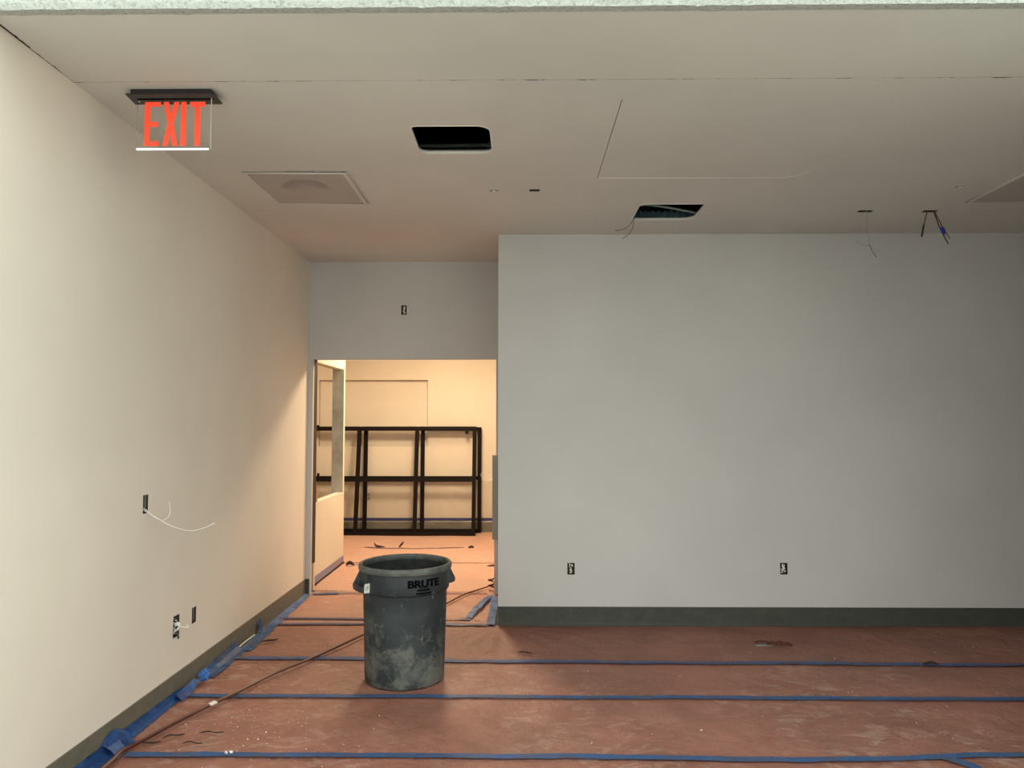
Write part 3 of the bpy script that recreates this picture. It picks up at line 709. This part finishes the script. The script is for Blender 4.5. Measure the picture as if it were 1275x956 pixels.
g1 = 'uncovered outlet boxes in the walls'
outlet((0.386, YB, 0.433), 'back', 'uncovered outlet box with folded wires low on the back wall, nearer the doorway', 0.056, 0.088, 4, 5, g1)
outlet((2.009, YB, 0.437), 'back', 'uncovered outlet box with folded wires low on the back wall, farther right', 0.056, 0.088, 9, 5, g1)
outlet((-1.067, YD, 2.58), 'back', 'uncovered outlet box in the wall above the doorway', 0.050, 0.086, 13, 4, g1)
outlet((-2.166, YF, 0.50), 'back', 'outlet box behind plastic on the back room wall', 0.050, 0.085, 17, 2, g1)
ob = outlet((XL, 4.172, 0.408), 'left', 'uncovered outlet box with wires spilling out, low on the left wall', 0.075, 0.12, 21, 6, g1, w_=0.05, h_=0.09, out=0.02)
MB().tube([(0.0, 0.01, 0.0), (0.02, -0.03, -0.01), (0.04, -0.05, -0.02), (0.045, -0.04, -0.005)], 0.004, 6).build('wire', m_cable_w, ob)
MB().tube([(-0.01, 0.01, -0.02), (-0.015, -0.02, -0.05), (-0.02, -0.02, -0.065)], 0.005, 6).build('wire', m_cable_k, ob)
eb = thing('outlet_box', 'empty narrow outlet box low on the left wall, right of the wire-filled one', 'outlet box', (0, 0, 0), g1); place(eb, (XL, 4.397, 0.412), 'left')
open_box(eb, 0.056, 0.092, 0.045); MB().box(0.006, 0.024, 0.01, 0.012, -0.038, 0.038).build('tab', m_boxgalv, eb)
cb = thing('outlet_box', 'open box halfway up the left wall with thin white cables curling out', 'outlet box', (0, 0, 0), g1); place(cb, (XL, 3.797, 1.13), 'left')
open_box(cb, 0.052, 0.095, 0.045); MB().box(0.004, 0.022, 0.008, 0.010, -0.02, 0.045).build('tab', m_boxgalv, cb)
# local x = world +Y, local -y = out of the wall (+X)
MB().tube([(-0.012, 0.03, -0.01), (-0.010, -0.005, -0.03), (0.02, -0.06, -0.065), (0.06, -0.11, -0.095), (0.10, -0.16, -0.09), (0.15, -0.19, -0.045), (0.17, -0.19, 0.015)][:0] or [(-0.012, 0.03, -0.01), (-0.012, -0.005, -0.025), (0.0, -0.04, -0.06), (0.02, -0.075, -0.085), (0.045, -0.10, -0.07), (0.05, -0.105, -0.03), (0.045, -0.10, 0.01)], 0.0022, 6).build('cable', m_cable_w, cb)
MB().tube([(-0.008, 0.03, -0.015), (-0.010, -0.005, -0.035), (0.01, -0.06, -0.075), (0.05, -0.13, -0.125), (0.10, -0.20, -0.15), (0.14, -0.25, -0.14), (0.17, -0.29, -0.12)], 0.0024, 6).build('cable', m_cable_w, cb)

# slots in the ceiling
def slotbox(x, y, a, b_, label):
    t = thing('ceiling_box', label, 'ceiling box', (0, 0, 0), 'open slot boxes in the ceiling'); place(t, (x, y, ZC), 'ceiling')
    open_box(t, a, b_, 0.05); return t
slotbox(*SLOTS[0], 'small empty slot box in the ceiling beside a sprinkler head')
s2 = slotbox(*SLOTS[1], 'ceiling slot box with one thin pale cable hanging down')
s3 = slotbox(*SLOTS[2], 'ceiling slot box with dark taped wires hanging down')
# local: x = X, -y = down, z = toward far (Y) sign flipped
def dn(x, z, y=0): return (x, -z, y)
MB().tube([dn(0.012, -0.03), dn(0.014, 0.06), (0.018, -0.16, 0), (0.024, -0.222, 0)][:0] or [(0.010, 0.03, 0), (0.012, -0.04, 0), (0.016, -0.14, 0), (0.024, -0.235, 0)], 0.0030, 6).build('cable', m_greyplate, s2)
MB().tube([(0.024, -0.232, 0), (0.012, -0.245, 0), (-0.02, -0.24, 0.0), (-0.05, -0.222, 0), (-0.062, -0.215, 0)], 0.0020, 6).build('wire', m_greyplate, s2)
MB().tube([(0.024, -0.232, 0), (0.035, -0.262, 0), (0.055, -0.30, 0), (0.072, -0.325, 0)], 0.0022, 6).build('wire', m_cable_k, s2)
MB().tube([(-0.03, 0.03, 0), (-0.022, -0.01, 0), (-0.034, -0.06, 0), (-0.045, -0.10, 0)], 0.004, 6).build('wire', m_cable_red, s3)
MB().tube([(-0.043, -0.095, 0), (-0.052, -0.135, 0), (-0.060, -0.18, 0)], 0.006, 8).build('taped_end', m_cable_k, s3)
MB().tube([(0.03, 0.03, 0), (0.036, -0.005, 0), (0.06, -0.06, 0), (0.095, -0.13, 0), (0.135, -0.19, 0)], 0.0034, 6).build('wire', m_cable_red, s3)
MB().tube([(0.02, 0.03, 0), (0.032, -0.005, -0.004), (0.05, -0.06, -0.004), (0.072, -0.12, -0.006), (0.10, -0.18, -0.006), (0.122, -0.232, 0)], 0.0042, 6).build('wire', m_cable_k, s3)
bt = MB().prism([(0.068, -0.118), (0.085, -0.108), (0.100, -0.118), (0.108, -0.150), (0.098, -0.168), (0.080, -0.148)], -0.008, 0.0, 'z')
bt.build('tape_flag', M_('deep_blue_tape', (0.015, 0.04, 0.42), 0.5), s3)

# ================================================================ extension cord
CP = [(-1.80, 2.75), (-1.83, 3.05), (-1.842, 3.366), (-1.850, 3.469), (-1.815, 3.579), (-1.757, 3.782), (-1.675, 4.02), (-1.591, 4.244), (-1.50, 4.52), (-1.365, 4.773), (-1.244, 5.055), (-1.116, 5.353), (-0.95, 5.70), (-0.80, 5.98), (-0.64, 6.229), (-0.555, 6.46), (-0.488, 6.62), (-0.40, 6.76), (-0.30, 6.93), (-0.20, 7.10), (-0.05, 7.4)]
cord = thing('extension_cord', 'long red-brown extension cord snaking over the floor paper past the garbage can', 'cord', (-1.85, 3.47, 0))
MB().tube([(x+1.85, y-3.47, 0.026+hz(x, y)) for x, y in CP], lambda t: 0.0100-0.0035*t, 8, 5).build('cable', m_cord, cord, smooth=True)
tg = MB().box(-0.022, 0.022, -0.012, 0.012, 0, 0.006, Matrix.Translation((0.175+0.012, 0.563, 0.034)) @ Matrix.Rotation(1.2, 4, 'Z') @ Matrix.Rotation(0.2, 4, 'X'))
tg.build('cable_tag', m_white, cord)['label'] = 'small white tag'
cl = thing('cord_coil', 'small dark coil of cord at the foot of the right door jamb', 'cord', (-0.268, 6.86, 0.012))
MB().tube([(0.028*math.cos(a*0.5), 0.03*math.sin(a*0.5), 0.012+0.004*a) for a in range(0, 26)], 0.0085, 6, 3).build('cable', m_cable_red, cl)

# ================================================================ leaning black steel frames
def steel_frame(label, xr, yb, yt, H, nb, posts, xl):
    t = thing('steel_frame', label, 'metal frame', (xr, yb, 0.012), 'black steel frames leaning on the back room wall')
    ang = math.atan2(yt-yb, H); t.rotation_euler = (-ang, 0, 0)
    s_ = 0.052; Hh = H/math.cos(ang)
    L_ = xl-xr
    for z in (0.0, 0.735, Hh-s_): MB().box(L_, 0, 0, s_, z, z+s_).build('rail', m_black, t, bevel=0.002)
    for p in posts:
        for za, zb in ((s_, 0.735), (0.735+s_, Hh-s_)):
            MB().box(p-xr-s_/2, p-xr+s_/2, 0.001, s_-0.001, za, zb).build('post', m_black, t)
    return t, Hh
sf, Hh = steel_frame('black steel grid frame leaning in front, nearer of the two on the back room wall', -0.618, 10.07, 10.30, 1.485, 0, [-0.644, -1.450, -2.262, -3.06], -3.09)
MB().box(-0.155, -0.115, -0.004, 0.05, Hh-0.052-0.05, Hh-0.052).build('bracket', m_black, sf)
MB().box(-2.27, -2.22, 0.0, 0.05, Hh, Hh+0.02).build('bracket', m_black, sf)
MB().box(-2.205, -2.18, 0.0, 0.04, 0.735+0.052, 0.735+0.115).build('bracket', m_black, sf)
for x in (-0.845, -0.73, -1.645): MB().box(x, x+0.05, 0.01, 0.03, Hh, Hh+0.006).build('pad', m_white, sf)
sf2, H2_ = steel_frame('black steel grid frame behind, offset slightly right of the front frame', -0.553, 10.335, 10.385, 1.475, 0, [-0.579, -1.382, -2.190, -2.99], -3.02)

# plastic sheeting on the far wall
bm = bmesh.new(); nx, nz = 220, 50; V = []
for j in range(nz+1):
    row = []
    for i in range(nx+1):
        x = -4.2+5.1*i/nx; z = 0.02+0.71*j/nz
        d = 0.010+0.006*noise.noise(Vector((x*5, z*3, 0)))
        # folds radiating from a pinned point
        ax, az = x+1.25, 0.74-z
        rr = math.hypot(ax, az); an = math.atan2(az, ax)
        d += 0.022*max(0, math.sin(an*16+rr*2))*math.exp(-((rr-0.45)/0.30)**2)*(1 if ax > 0 else 0.25)
        d += 0.004*abs(noise.noise(Vector((x*14, z*6, 5))))
        if z < 0.15: d = 0.02+0.02*abs(noise.noise(Vector((x*6, z*9, 3))))
        if 0.17 < z < 0.24: d = 0.006
        zz = z+(0.012*noise.noise(Vector((x*2, 9, 0))) if j == nz else 0)
        row.append(bm.verts.new((x, YF-0.006-d, zz)))
    V.append(row)
for j in range(nz):
    for i in range(nx): bm.faces.new((V[j][i], V[j][i+1], V[j+1][i+1], V[j+1][i]))
o = MB(); o.bm.free(); o.bm = bm
tag(o.build('plastic_sheet', m_poly, smooth=True), 'translucent wrinkled plastic sheeting over the lower back room wall', 'plastic sheet')
bt = MB()
bt.box(-4.2, 0.9, YF-0.0185, YF-0.0165, 0.165, 0.207)
tag(bt.build('tape_band', tape_mat('navy_tape', (0.035, 0.04, 0.14), (0.025, 0.03, 0.09))), 'long dark blue tape band holding the plastic on the back room wall', 'tape')

# things at the door opening
gp = thing('wall_plate', 'narrow grey metal plate upright on the right door jamb', 'metal plate', (-0.205, 6.60, 0.51))
MB().box(-0.048, 0.026, 0.0, 0.03, 0, 0.75).build('plate', m_greyplate, gp, bevel=0.002)
for z in (0.08, 0.67): MB().lathe([(0, -0.002), (0.006, -0.002), (0.007, 0.0)], 10, -0.01, 0).build('screw', m_galv, gp, loc=(0, 0, z))
lw = thing('cable_loop', 'thin white cable loop hanging at the right door jamb', 'cable', (-0.240, 6.76, 1.06))
MB().tube([(0.03, 0.0, 0.02), (0.0, 0.0, 0.015), (-0.05, 0.0, 0.03), (-0.10, 0.01, 0.035), (-0.125, 0.02, 0.01), (-0.10, 0.01, -0.03), (-0.05, 0.0, -0.04), (0.0, 0, -0.015), (0.03, 0, -0.0)], 0.0025, 6).build('cable', m_white, lw)
MB().box(-0.008, 0.02, 0.0, 0.03, -0.01, 0.03).build('clip', m_cable_k, lw)
ww = thing('wood_offcut', 'two short upright wood offcuts on the partition sill', 'wood piece', (-2.0, 7.13, 0.785))
MB().box(-0.03, -0.012, -0.03, 0.0, 0.0, 0.17).build('offcut', m_cable_k, ww)
MB().box(0.008, 0.032, -0.02, 0.01, 0.0, 0.155).build('offcut', m_wood, ww)
MB().box(-0.012, 0.008, -0.02, 0.006, 0.0, 0.14).build('offcut', m_white, ww)

# lamps' fixtures on the back room ceiling
for i, (x, y) in enumerate(LAMPS):
    t = thing('ceiling_light', ['square warm ceiling light above the middle of the back room', 'square warm ceiling light behind the partition', 'square warm ceiling light near the right end of the back room'][i], 'ceiling light', (x, y, 2.96), 'square ceiling lights of the back room')
    slab('frame', rrect(-0.31, 0.31, -0.31, 0.31), [rrect(-0.28, 0.28, -0.28, 0.28)], 0.02, 'z', -0.02, m_white, t)
    MB().box(-0.28, 0.28, -0.28, 0.28, -0.012, -0.004).build('diffuser', m_lamp, t)

# ================================================================ debris
def scrapthing(x, y, z, pts, r, label, mat=m_scrap_shade):
    t = MB().tube([(p[0], p[1], p[2]) for p in pts], r, 6, 3)
    o = t.build('scrap', mat, loc=(x, y, z)); return tag(o, label, 'debris', 'scraps on the floor')
leaf = lambda t: 0.002+0.012*math.sin(PI*t)
scrapthing(-1.80, 9.10, 0.02, [(0, 0, 0.06), (0.02, 0, 0.02), (0.07, -0.01, 0.012), (0.14, -0.02, 0.008)], leaf, 'dark curled scrap on the back room floor, left one')
scrapthing(-1.47, 9.12, 0.02, [(-0.03, -0.02, 0.0), (0.0, 0, 0.03), (0.03, 0.01, 0.07)], leaf, 'dark upright scrap on the back room floor, middle one')
scrapthing(-0.62, 9.1, 0.02, [(-0.03, 0, 0), (0.02, 0, 0.012), (0.05, 0, 0.0)], leaf, 'small dark scrap on the back room floor near the frame end')
scrapthing(-1.84, 7.98, 0.016, [(-0.04, 0, 0.0), (0.0, 0, 0.03), (0.05, 0, 0.0)], lambda t: 0.004+0.016*math.sin(PI*t), 'black lump of debris at the partition end')
scrapthing(-0.30, 7.95, 0.016, [(-0.06, 0, 0.0), (0.0, 0, 0.012), (0.05, 0.01, 0.0)], lambda t: 0.003+0.008*math.sin(PI*t), 'dark brown sliver beyond the right door jamb', m_cable_br)
scrapthing(1.1+0.0, 5.19-0.0, 0.02, [(-0.0, 0, 0.0), (0.01, 0, 0.004)], 0.002, 'tiny dark crumb on the floor near the back wall')
scrapthing(0.03, 4.97, 0.02, [(-0.05, 0.02, 0.0), (0.0, 0, 0.008), (0.05, -0.01, 0.0)], lambda t: 0.002+0.005*math.sin(PI*t), 'small curled paper sliver on the floor near the back wall corner', m_paper_torn)
scrapthing(2.60, 4.775, 0.02, [(-0.05, 0.0, 0.0), (0.0, 0, 0.014), (0.05, 0.0, 0.0)], lambda t: 0.002+0.005*math.sin(PI*t), 'dark curled tape end on the rear long tape line', m_scrap_shade)
# brown torn shreds where the cord meets the nearest tape
for k, (x, y, l_, a_, s_, lab) in enumerate([(-1.80, 3.575, 0.15, 0.25, 0.010, 'dark brown paper shred beside the cord, nearest the wall'), (-1.70, 3.66, 0.10, 0.5, 0.007, 'brown paper shred right of the cord'), (-1.53, 3.70, 0.12, 0.1, 0.006, 'long brown smear of paper shred away from the cord'), (-1.57, 3.58, 0.10, 0.0, 0.005, 'low brown paper shred near the nearest tape line')]):
    ca, sa = math.cos(a_), math.sin(a_)
    scrapthing(x, y, 0.018, [(-l_/2*ca, -l_/2*sa, 0), (-l_/6*ca, -l_/6*sa+0.008, 0.006), (l_/6*ca, l_/6*sa-0.004, 0.003), (l_/2*ca, l_/2*sa, 0.002)], lambda t, s_=s_: 0.001+s_*0.45*(math.sin(PI*t)+0.4*math.sin(9*t)), lab, m_scrap_shade)
# plaster crumbs, many tiny ones joined
bm = bmesh.new(); rnd = random.Random(5)
for k in range(300):
    if k < 190: x, y = rnd.gauss(-1.35, 0.35), rnd.gauss(3.75, 0.25)
    else: x, y = rnd.uniform(-1.8, 3.2), rnd.uniform(3.3, 5.4)
    if x < -1.85 or y < 3.2 or y > 5.6: continue
    s_ = abs(rnd.gauss(0.0008, 0.0010))+0.0006
    if k % 50 == 0: s_ = 0.0045
    r_ = bmesh.ops.create_icosphere(bm, subdivisions=1, radius=s_)['verts']
    for v in r_: v.co = Vector((v.co.x*rnd.uniform(0.8, 1.6)+x, v.co.y+y, v.co.z*0.6+hz(x, y)+0.006))
o = MB(); o.bm.free(); o.bm = bm
tag(o.build('plaster_crumbs', m_plaster), 'scattered white plaster crumbs on the red floor paper', 'debris', None, 'stuff')
for k, (x, y) in enumerate([(-1.367, 3.475), (-1.345, 3.482)]):
    crumple((x, y, 0.014), 0.009, m_plaster, 'plaster_chip', ['white plaster chip on the nearest tape line, left of a pair', 'white plaster chip on the nearest tape line, right of a pair'][k], 'debris', seed=20+k, sub=1, group='plaster chips on the tape')
